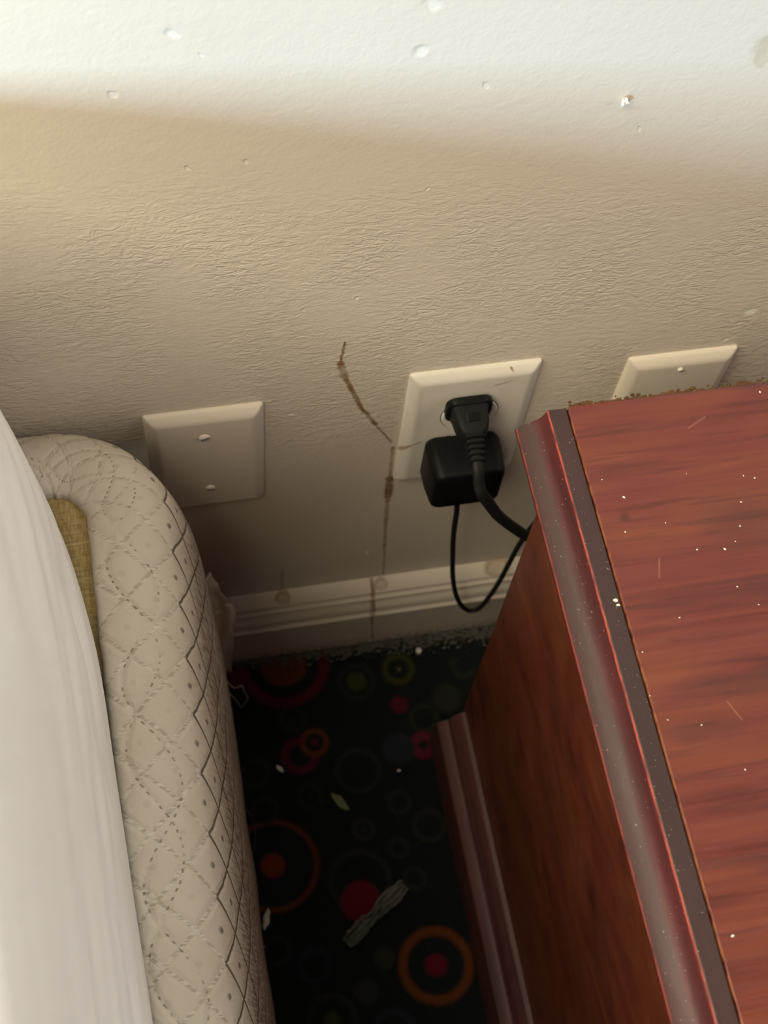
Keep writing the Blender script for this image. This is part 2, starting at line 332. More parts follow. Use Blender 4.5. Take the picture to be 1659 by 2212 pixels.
def carpet_material():
    N = NT('patterned_carpet', 0.95, 0.15); o = N.obj(); x, y, z = N.xyz(o)
    wb = N.m('SUBTRACT', N.noise(o, 320, 3), .5)
    P = N.comb(N.add(x, N.mul(wb, .003)), N.add(y, N.mul(wb, .003)))
    c = (0.0120, 0.0170, 0.0155)
    red = (0.15, 0.012, 0.030); ora = (0.21, 0.056, 0.013); grn = (0.070, 0.075, 0.016); gry = (0.034, 0.038, 0.026); blu = (0.026, 0.034, 0.048); mag = (0.20, 0.006, 0.028)
    C0 = (0.0120, 0.0170, 0.0155); P0 = P
    circles = [  # cx, cy, r, colour, inner r, inner colour, core r, core colour
        (.0685, -.0230, .0370, red, .0285, C0, .0190, ora), (.0310, -.0290, .0080, mag, .0, C0, 0, C0),
        (.1246, -.0469, .0155, gry, .012, C0, .0080, grn), (.1601, -.0416, .0135, grn, .0085, C0, .0025, grn),
        (.1944, -.0724, .0120, gry, .0085, (.035,.04,.03), 0, C0), (.2131, -.0479, .0105, gry, .0060, C0, 0, C0), (.2240, -.0350, .0170, C0, 0, C0, 0, C0),
        (.0685, -.0708, .0110, gry, .0070, C0, .0025, gry), (.0698, -.1007, .0150, red, .0090, C0, 0, C0), (.0828, -.0920, .0115, ora, .0075, C0, .0030, red),
        (.1730, -.0860, .0120, gry, .0090, C0, 0, C0), (.1550, -.0720, .0070, red, 0, C0, 0, C0), (.1680, -.1080, .0110, (.2,.016,.04), .004, C0, 0, C0),
        (.1480, -.1080, .0130, blu, 0, C0, 0, C0), (.1130, -.1200, .0180, gry, .0150, C0, 0, C0), (.0326, -.1097, .0120, gry, .009, C0, 0, C0),
        (.0725, -.1342, .0100, gry, .0070, C0, .002, gry), (.0363, -.1825, .0350, ora, .0315, (.018,.024,.030), .0090, (.30,.05,.016)),
        (.0363, -.1390, .0110, gry, .008, C0, 0, C0), (.1089, -.1667, .0090, gry, .0055, C0, .002, gry), (.1400, -.1500, .0100, blu, .006, C0, 0, C0),
        (.0994, -.2050, .0240, gry, .0200, C0, 0, C0), (.0975, -.2200, .0150, mag, 0, C0, 0, C0), (.1408, -.2100, .0090, gry, .006, C0, 0, C0),
        (.1443, -.2751, .0280, ora, .0215, C0, .0080, mag), (.0557, -.2600, .0130, blu, .009, C0, 0, C0), (.1073, -.2636, .0080, gry, 0, C0, 0, C0),
        (.0620, -.3000, .0190, gry, .0150, C0, .0060, grn), (.1050, -.3150, .0160, blu, .011, C0, .0040, red), (.0300, -.2450, .0110, gry, .008, C0, 0, C0),
        (.1600, -.1720, .0130, gry, .0100, C0, 0, C0), (.1330, -.1850, .0080, gry, .005, C0, 0, C0), (.0900, -.2850, .0090, gry, 0, C0, 0, C0),
        (-.25, -.12, .05, red, .04, C0, .02, ora), (.45, -.65, .05, ora, .042, C0, .015, mag), (.02, -.75, .045, grn, .03, C0, .01, red), (-.1, -1.1, .05, red, .04, C0, .02, ora)]
    for cx, cy, r, col, r1, c1, r2, c2 in circles:
        q = N.n('ShaderNodeVectorMath'); q.operation = 'MULTIPLY_ADD'; N.put(q.inputs[0], c); q.inputs[1].default_value = (1e-7,) * 3; N.put(q.inputs[2], P0); P = q.outputs[0]
        c = N.mix(N.ellipse(P, cx, cy, r, r, 0, .0026 / r), c, col)
        if r1: c = N.mix(N.ellipse(P, cx, cy, r1, r1, 0, .0026 / r1), c, c1)
        if r2: c = N.mix(N.ellipse(P, cx, cy, r2, r2, 0, .0026 / r2), c, c2)
    c = N.mix(N.mul(N.noise(o, 900, 2), .5), c, (0.004, .005, .004))
    # grey lint worked into the pile along the baseboard
    dl = N.mul(N.mul(N.ss(N.add(y, N.mul(N.m('SUBTRACT', x, .15), .03)), -.026, -.017), N.ss(N.noise(o, 240, 4, .6), .44, .60)), N.ss(x, -.02, .22, .25, 1.0))
    c = N.mix(N.mul(dl, .8), c, (0.20, 0.185, 0.17))
    lint = N.ss(N.noise(o, 420, 3), .735, .76); c = N.mix(N.mul(lint, .5), c, (0.16, 0.15, 0.13))
    N.color(c); N.b.inputs['Sheen Weight'].default_value = 0.05
    N.bump(N.add(N.noise(o, 900, 2), N.noise(o, 200, 3)), 0.003, 0.8); return N.mat

M = {}
M['wall'] = wall_material(); M['trim'] = wall_material(trim=True); M['plate'] = wall_material(plate=True)
M['ivory'] = plate_ivory(); M['carpet'] = carpet_material(); M['quilt'] = quilt_fabric()
DK, MD, HT = (0.050, 0.010, 0.008), (0.165, 0.030, 0.019), (0.26, 0.062, 0.030)
M['panel'] = wood('mahogany_top', 'x', (0.050, 0.009, 0.007), (0.128, 0.021, 0.015), (0.175, 0.037, 0.021), .42, coat=.12, panel=True)
M['mould'] = wood('mahogany_moulding', 'y', (0.030, 0.005, 0.007), (0.080, 0.010, 0.012), (0.110, 0.017, 0.016), .50, coat=.08, moulding=[(.0189, .0006, .85), (.0386, .0007, .35)])
M['side'] = wood('mahogany_side', 'diag', (0.045, 0.009, 0.006), (0.125, 0.026, 0.012), (0.185, 0.050, 0.017), .45, coat=.15)
M['base'] = wood('mahogany_base', 'y', (0.035, 0.012, 0.011), (0.10, 0.034, 0.030), (0.15, 0.055, 0.045), .52, coat=.08)
M['black'] = plain('black_rubber', (0.009, 0.009, 0.010), .6, .22, (700, .0002))
M['black_gloss'] = plain('black_plastic', (0.004, 0.004, 0.0045), .5, .22, (500, .0001))
M['cable'] = plain('black_cable', (0.012, 0.011, 0.011), .55, .25)
M['brass'] = plain('tinned_metal', (0.7, 0.6, 0.4), .35, .5, metal=1.0)
M['screw'] = plain('painted_screw', (0.86, 0.82, 0.72), .35, .5)
M['recept'] = plain('white_receptacle', (0.80, 0.77, 0.71), .3, .5)
M['flake'] = plain('paint_flake_white', (0.82, 0.80, 0.74), .6, .3)
M['lint'] = plain('grey_lint', (0.22, 0.21, 0.19), .9, .1, (300, .001), .4)
M['green'] = plain('dull_green_leaf', (0.24, 0.27, 0.13), .7, .2, vary=.3)
M['dustmat'] = plain('dust_fluff', (0.17, 0.155, 0.13), .95, .1, (500, .001), .5)

def yellow_cloth():
    N = NT('mustard_nonslip_cloth', .85, .15); o = N.obj()
    a = N.noise(N.map(o, (120, 900, 1)), 1.0, 2); b = N.noise(N.map(o, (900, 200, 1)), 1.0, 2)
    c = N.mix(N.ss(N.add(a, b), .8, 1.2), (0.42, 0.30, 0.12), (0.58, 0.44, 0.20))
    c = N.mix(N.mul(N.ss(N.noise(N.map(o, (45, 330, 1), (0, 0, .1)), 1.0, 3), .60, .68), .6), c, (0.68, 0.55, 0.28))
    N.color(c); N.bump(N.add(a, b), .0006, .6); return N.mat
M['yellow'] = yellow_cloth()
def sheet_cloth():
    N = NT('white_cotton', .8, .2); o = N.obj()
    N.color(N.mix(N.noise(o, 14, 3), (0.86, 0.835, 0.80), (0.90, 0.88, 0.855)))
    N.b.inputs['Sheen Weight'].default_value = .15
    N.bump(N.noise(N.map(o, (1, 1, .35)), 60, 4, .4), .0016, .5); return N.mat
M['sheet'] = sheet_cloth()

# ------------------------------------------------------------------ structure
bm = bmesh.new(); box(bm, -2.2, 2.2, 0, .12, -.02, 2.6); tag(link('wall_back', bm, M['wall']), kind='structure')
bm = bmesh.new(); box(bm, -2.2, 2.2, -3.2, 0.0, -.06, 0); tag(link('floor', bm, M['carpet']), kind='structure')
prof = [(0, .0975), (-.0015, .0972), (-.0095, .0915), (-.0105, .0900), (-.0098, .0875), (-.0070, .0858), (-.0072, .0845), (-.0118, .0822),
        (-.0122, .0806), (-.0088, .0788), (-.0095, .0772), (-.0135, .0735), (-.0150, .0690), (-.0153, .0660), (-.0140, .0645), (-.0115, .0636), (-.0120, .0622),
        (-.0165, .0600), (-.0168, .0582), (-.0150, .0568), (-.0150, .0004), (0, .0004)]
rows = [[(x, a, b) for a, b in prof] for x in (-2.2, -1, 0, .3, 1, 2.2)]
o = link('baseboard_back', loft(rows, True, True), M['trim']); auto(o, 40); tag(o, kind='structure')

# ------------------------------------------------------------------ wall plates
def plate_mesh(cx, cz, w, h, t, bev, hole=None):
    """raised plate: rim on the wall, sloped bevel, flat face"""
    bm = bmesh.new()
    def ring(w_, h_, y, r, n=5):
        pts = []
        for sx, sz, a0 in ((1, 1, 0), (-1, 1, 90), (-1, -1, 180), (1, -1, 270)):
            for k in range(n + 1):
                a = math.radians(a0 + 90 * k / n); pts.append(bm.verts.new((cx + sx * (w_ - r) + r * math.cos(a), y, cz + sz * (h_ - r) + r * math.sin(a))))
        return pts
    R = [ring(w, h, 0.0, .0018), ring(w, h, -t * .22, .0018)]
    for k in range(1, 6):
        q = k / 5; R.append(ring(w - bev * q, h - bev * q, -t * (.22 + .78 * math.sin(q * math.pi / 2)), .0018))
    for a, b in zip(R, R[1:]):
        for i in range(len(a)): bm.faces.new((a[i], a[(i + 1) % len(a)], b[(i + 1) % len(a)], b[i]))
    bm.faces.new(R[-1]); bm.faces.new(R[0])
    return bm
def screw(parent, x, y, z, mat, r=.0033, tilt=.4, name='screw'):
    bm = bmesh.new(); n = 20; rings = []
    for rr, yy in ((r, y), (r, y - .0006), (r * .8, y - .0012), (0.0001, y - .0014)):
        rings.append([(x + rr * math.cos(2 * math.pi * k / n), yy, z + rr * math.sin(2 * math.pi * k / n)) for k in range(n)])
    bm = loft(rings, True, True)
    o = link(name, bm, mat, parent, True)
    c, s = math.cos(tilt), math.sin(tilt); b2 = bmesh.new(); box(b2, -r * .8, r * .8, -.00012, .0002, -r * .13, r * .13)
    for v in b2.verts: v.co = Vector((x + v.co.x * c - v.co.z * s, y - .00145 + v.co.y, z + v.co.x * s + v.co.z * c))
    sl = link('screw_slot', b2, M['dustmat'], o); return o

def blank_plate(cx, cz, label):
    t = thing('blank_wall_plate', label, 'wall plate', (cx, 0, cz - .0572), None)
    auto(link('plate_cover', plate_mesh(cx, cz, .0349, .0572, .0065, .0078), M['plate'], t), 50)
    return t
t = blank_plate(.0223, .3154, 'blank beige wall plate painted over with the wall, beside the cream box spring')
screw(t, .0215, -.0065, .3505, M['screw']); screw(t, .0225, -.0065, .2875, M['screw'], .0030, .1)
t = blank_plate(.3144, .3154, 'blank painted wall plate half hidden behind the red nightstand top')
screw(t, .3130, -.0065, .3625, M['screw'], .0018)

t = thing('outlet_wall_plate', 'ivory power outlet plate holding the black plugs, with a brown crack stain', 'outlet', (.1832, 0, .3204 - .0635))
PX, PZ = .1832, .3204
o = auto(link('plate_cover', plate_mesh(PX, PZ, .0400, .0635, .0062, .0075), M['ivory'], t), 50)
for cz in (PZ + .0195, PZ - .0195):
    ring0 = []
    def rec(rx, rz, y, n=40):
        out = []
        for k in range(n):
            a = 2 * math.pi * k / n; xx = rx * math.cos(a); zz = rx * math.sin(a); zz = max(-rz, min(rz, zz)); out.append((PX + xx, y, cz + zz))
        return out
    o = auto(link('receptacle_face', loft([rec(.0176, .0148, -.0055), rec(.0176, .0148, -.0068), rec(.0170, .0142, -.0074), rec(.001, .001, -.0074)], True, True), M['recept'], t), 40)
    b2 = bmesh.new()
    for dx, hh in ((-.0063, .0045), (.0063, .0038)): box(b2, PX + dx - .0006, PX + dx + .0006, -.00748, -.0070, cz + .001 - hh, cz + .001 + hh)
    link('contact_slots', b2, M['black'], o)
    # dark gap round the receptacle
    link('receptacle_gap', loft([rec(.0183, .0155, -.0058), rec(.0183, .0155, -.00632), rec(.0176, .0148, -.00632)], True), M['dustmat'], o)
screw(t, PX, -.0062, PZ, M['screw'], .0028, 1.2)

# ------------------------------------------------------------------ plug with thick cord
t = thing('electric_plug', 'black plug with ribbed neck in the upper socket, thick cord running behind nightstand', 'plug', (.1805, -.0075, .3550))
def rrect(cx, y, cz, hx, hz, r, n=5, bow=0):
    out = []
    for sx, sz, a0 in ((1, 1, 0), (-1, 1, 90), (-1, -1, 180), (1, -1, 270)):
        for k in range(n + 1):
            a = math.radians(a0 + 90 * k / n); out.append((cx + sx * (hx - r) + r * math.cos(a), y, cz + sz * (hz - r) + r * math.sin(a)))
    return out
cx = .1802; cz = .3530
fl = [rrect(cx, -.0076, cz, .0130, .0098, .0060), rrect(cx, -.0082, cz, .0142, .0108, .0065), rrect(cx, -.0118, cz, .0142, .0108, .0065), rrect(cx, -.0130, cz, .0130, .0098, .0060), rrect(cx, -.0130, cz, .0100, .0078, .0050)]
auto(link('plug_flange', loft(fl, True, True), M['black_gloss'], t), 45)
bd = [rrect(cx - .0003, -.0128, cz, .0115, .0090, .0035), rrect(cx - .0004, -.0160, cz + .0003, .0108, .0085, .0035), rrect(cx - .0006, -.0230, cz + .0002, .0100, .0078, .0035),
      rrect(cx - .0008, -.0275, cz, .0088, .0068, .0034), rrect(cx - .0010, -.0300, cz, .0068, .0054, .0030), rrect(cx - .0011, -.0308, cz, .0060, .0048, .0028)]
o = link('plug_body', loft(bd, True, True), M['black'], t); auto(o, 50)
gp = [rrect(cx - .0006, -.0188, cz + .0062, .0052, .0034, .0022), rrect(cx - .0006, -.0240, cz + .0058, .0050, .0026, .0020)]
auto(link('grip_recess', loft(gp, True, True), M['black_gloss'], o), 40)
for k in range(5):
    y = -.0300 - k * .0036; z = cz - .0002 - .00012 * k * k; s = 1 - k * .05
    rb = [rrect(cx - .0010 - k * .0003, y, z, .0052 * s, .0042 * s, .0022), rrect(cx - .0010 - k * .0003, y - .0003, z, .0059 * s, .0049 * s, .0024), rrect(cx - .0010 - k * .0003, y - .0020, z, .0059 * s, .0049 * s, .0024), rrect(cx - .0010 - k * .0003, y - .0024, z, .0048 * s, .0040 * s, .0020)]
    auto(link('strain_relief_rib', loft(rb, True, True), M['black'], t), 45)
cord = [(cx - .0010, -.0290, cz), (cx - .0020, -.0400, cz - .001), (.1782, -.0500, .3490), (.1783, -.0560, .3500 - .008), (.1800, -.0600, .3400 - .004), (.1862, -.0610, .3230), (.1935, -.0610, .3070), (.2030, -.0600, .2900), (.2165, -.0590, .2690), (.2320, -.0570, .2450), (.2500, -.0550, .2000)]
def cr(f): return .0042 if f > .12 else .0034
link('cord', tube(cord, lambda f: .0037, lambda f: .0025, 16, 10, up=Vector((1, .3, 0))), M['cable'], t, True)

# ------------------------------------------------------------------ power adapter
t = thing('power_adapter', 'black cube power adapter in the lower socket, a thin cable looping down from it', 'adapter', (.181, -.0075, .277))
ax, az = .1808, .2985
ad = []
for y, hx, hz, r in ((-.0076, .0190, .0180, .006), (-.0085, .0228, .0205, .007), (-.0120, .0242, .0215, .0075), (-.0240, .0240, .0216, .0075), (-.0345, .0226, .0208, .0065), (-.0365, .0219, .0203, .0060), (-.0376, .0205, .0190, .005), (-.0379, .0120, .0110, .003)):
    ad.append(rrect(ax, y, az, hx, hz, r, 7))
o = link('adapter_body', loft(ad, True, True), M['black_gloss'], t); auto(o, 60)
thin = [(.1770, -.0260, .2800), (.1787, -.0285, .2700), (.1805, -.0300, .2570), (.1825, -.0300, .2227), (.1863, -.0300, .1846), (.1915, -.0300, .1430), (.1985, -.0300, .1080), (.2060, -.0302, .0860), (.2131, -.0305, .0770),
        (.2200, -.0305, .0800), (.2250, -.0300, .0980), (.2290, -.0300, .1250), (.2318, -.0300, .1584), (.2350, -.0300, .1922), (.2420, -.0320, .2300), (.2600, -.0380, .2500), (.3000, -.0450, .2400)]
link('cable', tube(thin, .0019, None, 12, 10), M['cable'], t, True)
link('cable_collar', tube([(.1768, -.0255, .2815), (.1782, -.0275, .2735), (.1790, -.0288, .2690)], .0027, None, 12, 4), M['black'], t, True)

# ------------------------------------------------------------------ box spring
bs = thing('box_spring', 'cream quilted box spring with rounded corner and mustard cloth top', 'box spring', (-.6, -1.0, 0))
ZT = .3880
def spring_path():
    pts = []   # (x, y, nx, ny, s) outer outline: back edge, rounded corner, side
    X1, Y1, Rr = -.0035, -.0040, .064
    s = 0; x = -1.3
    L = []
    for k in range(40): L.append((-1.3 + (X1 - Rr + 1.3) * (k / 39) ** .6, Y1, 0, 1))
    for k in range(1, 25):
        a = math.pi / 2 * (1 - k / 25); L.append((X1 - Rr + Rr * math.cos(a), Y1 - Rr + Rr * math.sin(a), math.cos(a), math.sin(a)))
    for k in range(130): L.append((X1, Y1 - Rr - k * .0045, 1, 0))
    for k in range(1, 30): L.append((X1, Y1 - Rr - 129 * .0045 - k * .045, 1, 0))
    return L
L = spring_path()
# across: (offset outwards from outline, z); rim 47 mm wide then over the edge
ac = [(-.0450, ZT - .0045), (-.0442, ZT - .0012), (-.0420, ZT), (-.0370, ZT + .0012), (-.0300, ZT + .0018), (-.0240, ZT + .0012), (-.0190, ZT - .0002), (-.0140, ZT - .0022), (-.0095, ZT - .0052), (-.0060, ZT - .0085), (-.0025, ZT - .0125), (.0005, ZT - .0175), (.0030, ZT - .0235),
      (.0052, ZT - .0310), (.0080, ZT - .0420), (.0110, ZT - .0570), (.0138, ZT - .0800), (.0162, ZT - .1100), (.0180, ZT - .15), (.0195, ZT - .20), (.0208, ZT - .24), (.0220, ZT - .28), (.0230, ZT - .31), (.0234, ZT - .33), (.0205, .040), (.0080, .034)]
rows = []; uvs = []; s = 0; prev = None
# arc-length param so the row of points falls every 32.8 mm, phase from the photo
ss = []
for (x, y, nx, ny) in L:
    if prev: s += math.hypot(x - prev[0], y - prev[1])
    prev = (x, y); ss.append(s)
i0 = min(range(len(L)), key=lambda i: abs(L[i][1] + .0890) if L[i][2] == 1 else 9)
sh = ss[i0] + (.0890 + L[i0][1])
for i, (x, y, nx, ny) in enumerate(L):
    r = []; uu = []; v = 0; pv = None
    for j, (of, z) in enumerate(ac):
        if ny > .5: of = min(of, .0) if nx < .5 else of            # the back stays clear of the wall
        if ny > 0 and of > 0: of *= max(0, nx)
        if ny > 0 and of < -.03: of = of * (1 + .07 * ny)
        px, py = x + nx * of, y + ny * of
        if nx == 1 and z < .3: px += .0015 * max(0, 1 - abs(y + .05) / .25) * (0.3 - z) / .3     # flares at the back corner
        wv = noise.noise(Vector((x * 22, y * 22, z * 16))); dz = 0
        if j in range(2, 12): dz = .0011 * wv
        px += nx * .0016 * wv * (z < .35); py += ny * min(0, .0010 * wv) * (z < .35)
        # pull the torn inner edge a little
        if j < 2: px += .0010 * noise.noise(Vector((ss[i] * 90, 3, 1))); py += .0010 * noise.noise(Vector((ss[i] * 90, 7, 1)))
        if pv: v += math.hypot(of - pv[0], z - pv[1])
        pv = (of, z); py = min(py, -.0035 if z > .13 else -.0190); r.append((px, py, z + dz)); uu.append((ss[i] - sh, v - .0))
    rows.append(r); uvs.append(uu)
VT = sum(math.hypot(ac[j + 1][0] - ac[j][0], ac[j + 1][1] - ac[j][1]) for j in range(9))
print('v at edge', VT)
o = link('quilted_border', loft(rows, uvs=uvs), M['quilt'], bs, True)
o.modifiers.new('sub', 'SUBSURF').render_levels = 1
# inner mustard cloth
inner = [Vector(r[0]) for r in rows]
bm = bmesh.new(); vs = [bm.verts.new((p.x + .0, p.y + .0, ZT - .0042)) for p in inner]
out = [bm.verts.new((-1.3, inner[-1].y, ZT - .0042))]
bm.faces.new(vs + out)
link('cloth_top', bm, M['yellow'], bs)
# core box under the cloth
bm = bmesh.new(); box(bm, -1.3, -.012, -1.95, -.016, .035, ZT - .016); link('inner_box', bm, M['dustmat'], bs)
bm = bmesh.new(); box(bm, -1.305, -1.295, -1.95, -.016, .035, ZT); link('end_light_block', bm, M['quilt'], bs)  # unseen box added to stop window light leaking through the open end
# torn piece of cover sticking out low at the back corner
tf = catmull([(.0170, -.0290, .2050), (.0205, -.0285, .1850), (.0235, -.0280, .1680), (.0265, -.0275, .1540), (.0300, -.0270, .1450), (.0315, -.0275, .1300), (.0295, -.0290, .1000), (.0270, -.0310, .0650), (.0250, -.0330, .0300)], 5)
rows = []
for i, p in enumerate(tf):
    rows.append([(p.x - .030 + .030 * k / 9 - (.0006 * math.sin(i * .9)), p.y - .014 * math.sin(k / 9 * math.pi * .5) * 0 - .0020 * math.sin(k * 1.9 + i * .25) - .018 * (1 - k / 9), p.z) for k in range(10)])
o = link('torn_flap', loft(rows), M['quilt'], bs, True); sm = o.modifiers.new('solid', 'SOLIDIFY'); sm.thickness = .0012
o['label'] = 'frayed cream fabric flap'
th = [(.0190, -.0600, .0850), (.0238, -.0600, .0656), (.0275, -.0600, .0640), (.0309, -.0605, .0676), (.0318, -.0605, .0560), (.0347, -.0600, .0378), (.0320, -.0600, .0260), (.0289, -.0600, .0187), (.0262, -.0600, .0330), (.0205, -.0600, .0560)]
link('loose_thread', tube(th, .00038, None, 6, 5), M['flake'], bs, True)
th2 = [(.0140, -.1480, .060), (.0235, -.1520, .045), (.0260, -.1610, .030), (.0235, -.1720, .020), (.0210, -.1760, .02)]
link('loose_thread', tube(th2, .00022, None, 6, 6), M['lint'], bs, True)
def lintstrip(y0, y1, seed):
    r = random.Random(seed); bm = bmesh.new()
    for k in range(16):
        y = y0 + (y1 - y0) * r.random(); z = .06 + .12 * r.random(); x = .0165 + .0012 * r.random() * 1
        a = Vector((x - .002, y, z)); b = a + Vector((.0015 + .0022 * r.random(), .003 * (r.random() - .5), .004 * (r.random() - .5))); c_ = b + Vector((.0012 * r.random(), .004 * (r.random() - .5), -.005 * r.random()))
        wd = Vector((0, .00018, .00018)); v = [bm.verts.new(p) for p in (a - wd, a + wd, b + wd, b - wd, c_)]
        bm.faces.new(v[:4]); bm.faces.new((v[3], v[2], v[4]))
    return bm
o = link('frayed_fuzz', lintstrip(-.46, -.05, 3), M['quilt'], bs); o['kind'] = 'stuff'

# ------------------------------------------------------------------ mattress + sheet
hem = [(-1.3, -.020), (-.40, -.020), (-.16, -.016), (-.112, -.012), (-.0894, -.0150), (-.0796, -.0281), (-.0683, -.0599), (-.0587, -.0918), (-.0508, -.1381), (-.0480, -.1715), (-.0467, -.2057), (-.0447, -.2528), (-.0438, -.2765), (-.0412, -.3318),
       (-.0380, -.42), (-.0370, -.55), (-.0370, -.75), (-.0370, -1.1), (-.0370, -1.6), (-.0370, -1.95)]
top = [(-1.3, -.062), (-.40, -.062), (-.26, -.062), (-.20, -.062), (-.160, -.064), (-.132, -.072), (-.118, -.096), (-.106, -.124), (-.096, -.160), (-.086, -.207), (-.074, -.255), (-.070, -.30), (-.068, -.33), (-.066, -.36), (-.063, -.40),
       (-.060, -.46), (-.058, -.58), (-.058, -.78), (-.058, -1.1), (-.058, -1.6), (-.058, -1.95)]
H = catmull([(a, b, 0) for a, b in hem], 12); T = catmull([(a, b, 0) for a, b in top], 12)
def sheet_rows(off=0.0, amp=1.0):
    keys = [(0.0, .3915), (.0, .400), (.02, .42), (.05, .45), (.09, .48), (.15, .51), (.24, .54), (.36, .565), (.50, .595), (.64, .618), (.78, .636), (.92, .648), (1.15, .656), (1.6, .660)]
    prof = []
    for (g0, z0), (g1, z1) in zip(keys, keys[1:]):
        m_ = max(1, round((z1 - z0) / .0045)); prof += [(g0 + (g1 - g0) * k / m_, z0 + (z1 - z0) * k / m_) for k in range(m_)]
    prof.append(keys[-1])
    rows = []; s = 0; pv = None
    for h, tp in zip(H, T):
        if pv is not None: s += (h - pv).length
        pv = h; r = []
        for g, z in prof:
            dirv = (tp - h); p = h + dirv * g
            nrm = -dirv.normalized(); fall = max(0, 1 - (z - .39) / .24)
            q = s * .9 + 3
            w_ = -.0030 + .0075 * noise.noise(Vector((s * 5 + 1, z * 34 + s * 6, 2))) + .0055 * noise.noise(Vector((s * 9, z * 75 - s * 11, 5))) + .0016 * noise.noise(Vector((s * 16, z * 150 + s * 9, 8)))
            p = p + nrm * (w_ * fall * amp * (0 if z < .395 else min(1, (z - .39) / .06)) + off) + nrm * .006 * math.sin(min(1, max(0, (z - .39) / .16)) * math.pi) * amp * min(1, max(0, (-h.y - .15) / .12))
            r.append((p.x, min(p.y, -.012), z + off))
        rows.append(r)
    return rows
mat_o = thing('mattress', 'white-sheeted mattress side seen at the left edge, lying on the cream box spring', 'mattress', (-.6, -1.0, .392))
rows = sheet_rows()
bm = loft(rows)
bm.verts.ensure_lookup_table(); n = len(rows[0]); ring = [bm.verts[i * n + n - 1] for i in range(len(rows))]
c0 = bm.verts.new((-1.3, -1.95, .660)); bm.faces.new(ring + [c0])
o = link('sheet', bm, M['sheet'], mat_o, True)
for p in o.data.polygons:
    if len(p.vertices) > 8: p.use_smooth = False
o.modifiers.new('sub', 'SUBSURF').render_levels = 1
bm = bmesh.new(); box(bm, -1.298, -.125, -1.94, -.110, ZT + .0040, .635); box(bm, -1.312, -1.300, -1.95, -.015, .392, .640); box(bm, -1.30, -.045, -1.965, -1.952, .392, .640); link('mattress_light_block', bm, M['sheet'], mat_o)  # unseen filler and end boxes, added to stop light leaking under the sheet

# ------------------------------------------------------------------ nightstand
ns = thing('nightstand', 'worn red mahogany nightstand with stepped moulding around its top', 'nightstand', (.44, -.33, 0))
BK = -.1010
bm = bmesh.new(); box(bm, .1907, .70, -.56, BK, .4905, .5003)
o = link('top_panel', bm, M['panel'], ns); bevel(o, .0005, 2)
# profile of the moulding (offset outward from the panel, z)
mp = [(-.0014, .4900), (-.0006, .4975), (.0000, .4994), (.0086, .4993), (.0093, .4986), (.0100, .4966), (.0112, .4938), (.0130, .4917), (.0150, .4905), (.0172, .4893), (.0222, .4856), (.0229, .4846), (.0226, .4822), (.0200, .4790), (.0130, .4770), (.0080, .4740), (-.0010, .4735)]
def corner_sweep(prof, path):
    rows = []; uvs = []; s = 0
    for k, (x, y, ox, oy, ds) in enumerate(path):
        s += ds; v = 0; r = []; u = []; pv = None
        for a, z in prof:
            if pv: v += math.hypot(a - pv[0], z - pv[1])
            pv = (a, z); r.append((x + ox * a, y + oy * a, z)); u.append((s, v))
        rows.append(r); uvs.append(u)
    return loft(rows, True, True, uvs)
XP = .1900; path = [(XP, BK, -1, 0, 0)] + [(XP, BK - .0115 * k, -1, 0, .0115) for k in range(1, 39)] + [(XP, -.562, -1, -1, .02), (.70, -.562, 1, -1, .5), (.70, BK, 1, 0, .45)]
o = link('top_moulding', corner_sweep(mp, path), M['mould'], ns); auto(o, 28); bevel(o, .0004, 2, 28)
# carcass
bm = bmesh.new(); box(bm, .1950, .213, -.545, BK, .030, .4760); o = link('side_panel', bm, M['side'], ns); bevel(o, .001)
bm = bmesh.new(); box(bm, .677, .695, -.545, BK, .030, .4760); o = link('side_panel', bm, M['side'], ns); bevel(o, .001)
bm = bmesh.new(); box(bm, .213, .677, BK - .008, BK - .002, .030, .4760); link('back_panel', bm, M['side'], ns)
bm = bmesh.new(); box(bm, .214, .676, -.562, -.546, .05, .25); o = link('drawer', bm, M['side'], ns); bevel(o, .002)
bm = bmesh.new(); box(bm, .214, .676, -.562, -.546, .256, .466); o = link('drawer', bm, M['side'], ns); bevel(o, .002)
bm = bmesh.new(); box(bm, .200, .69, -.54, BK - .003, .478, .4895); link('sub_top', bm, M['side'], ns)
bp = [(-.0030, .0010), (.0225, .0010), (.0225, .0380), (.0210, .0440), (.0150, .0475), (.0125, .0480), (.0110, .0500), (.0085, .0560), (.0040, .0600), (-.0005, .0610), (-.0030, .0600)]
path = [(.1955, BK - .004, -1, 0, 0), (.1955, -.30, -1, 0, .2), (.1955, -.548, -1, -1, .25), (.695, -.548, 1, -1, .5), (.695, BK - .004, 1, 0, .45)]
o = link('base_moulding', corner_sweep(bp, path), M['base'], ns); auto(o, 28); bevel(o, .0006, 2, 28)

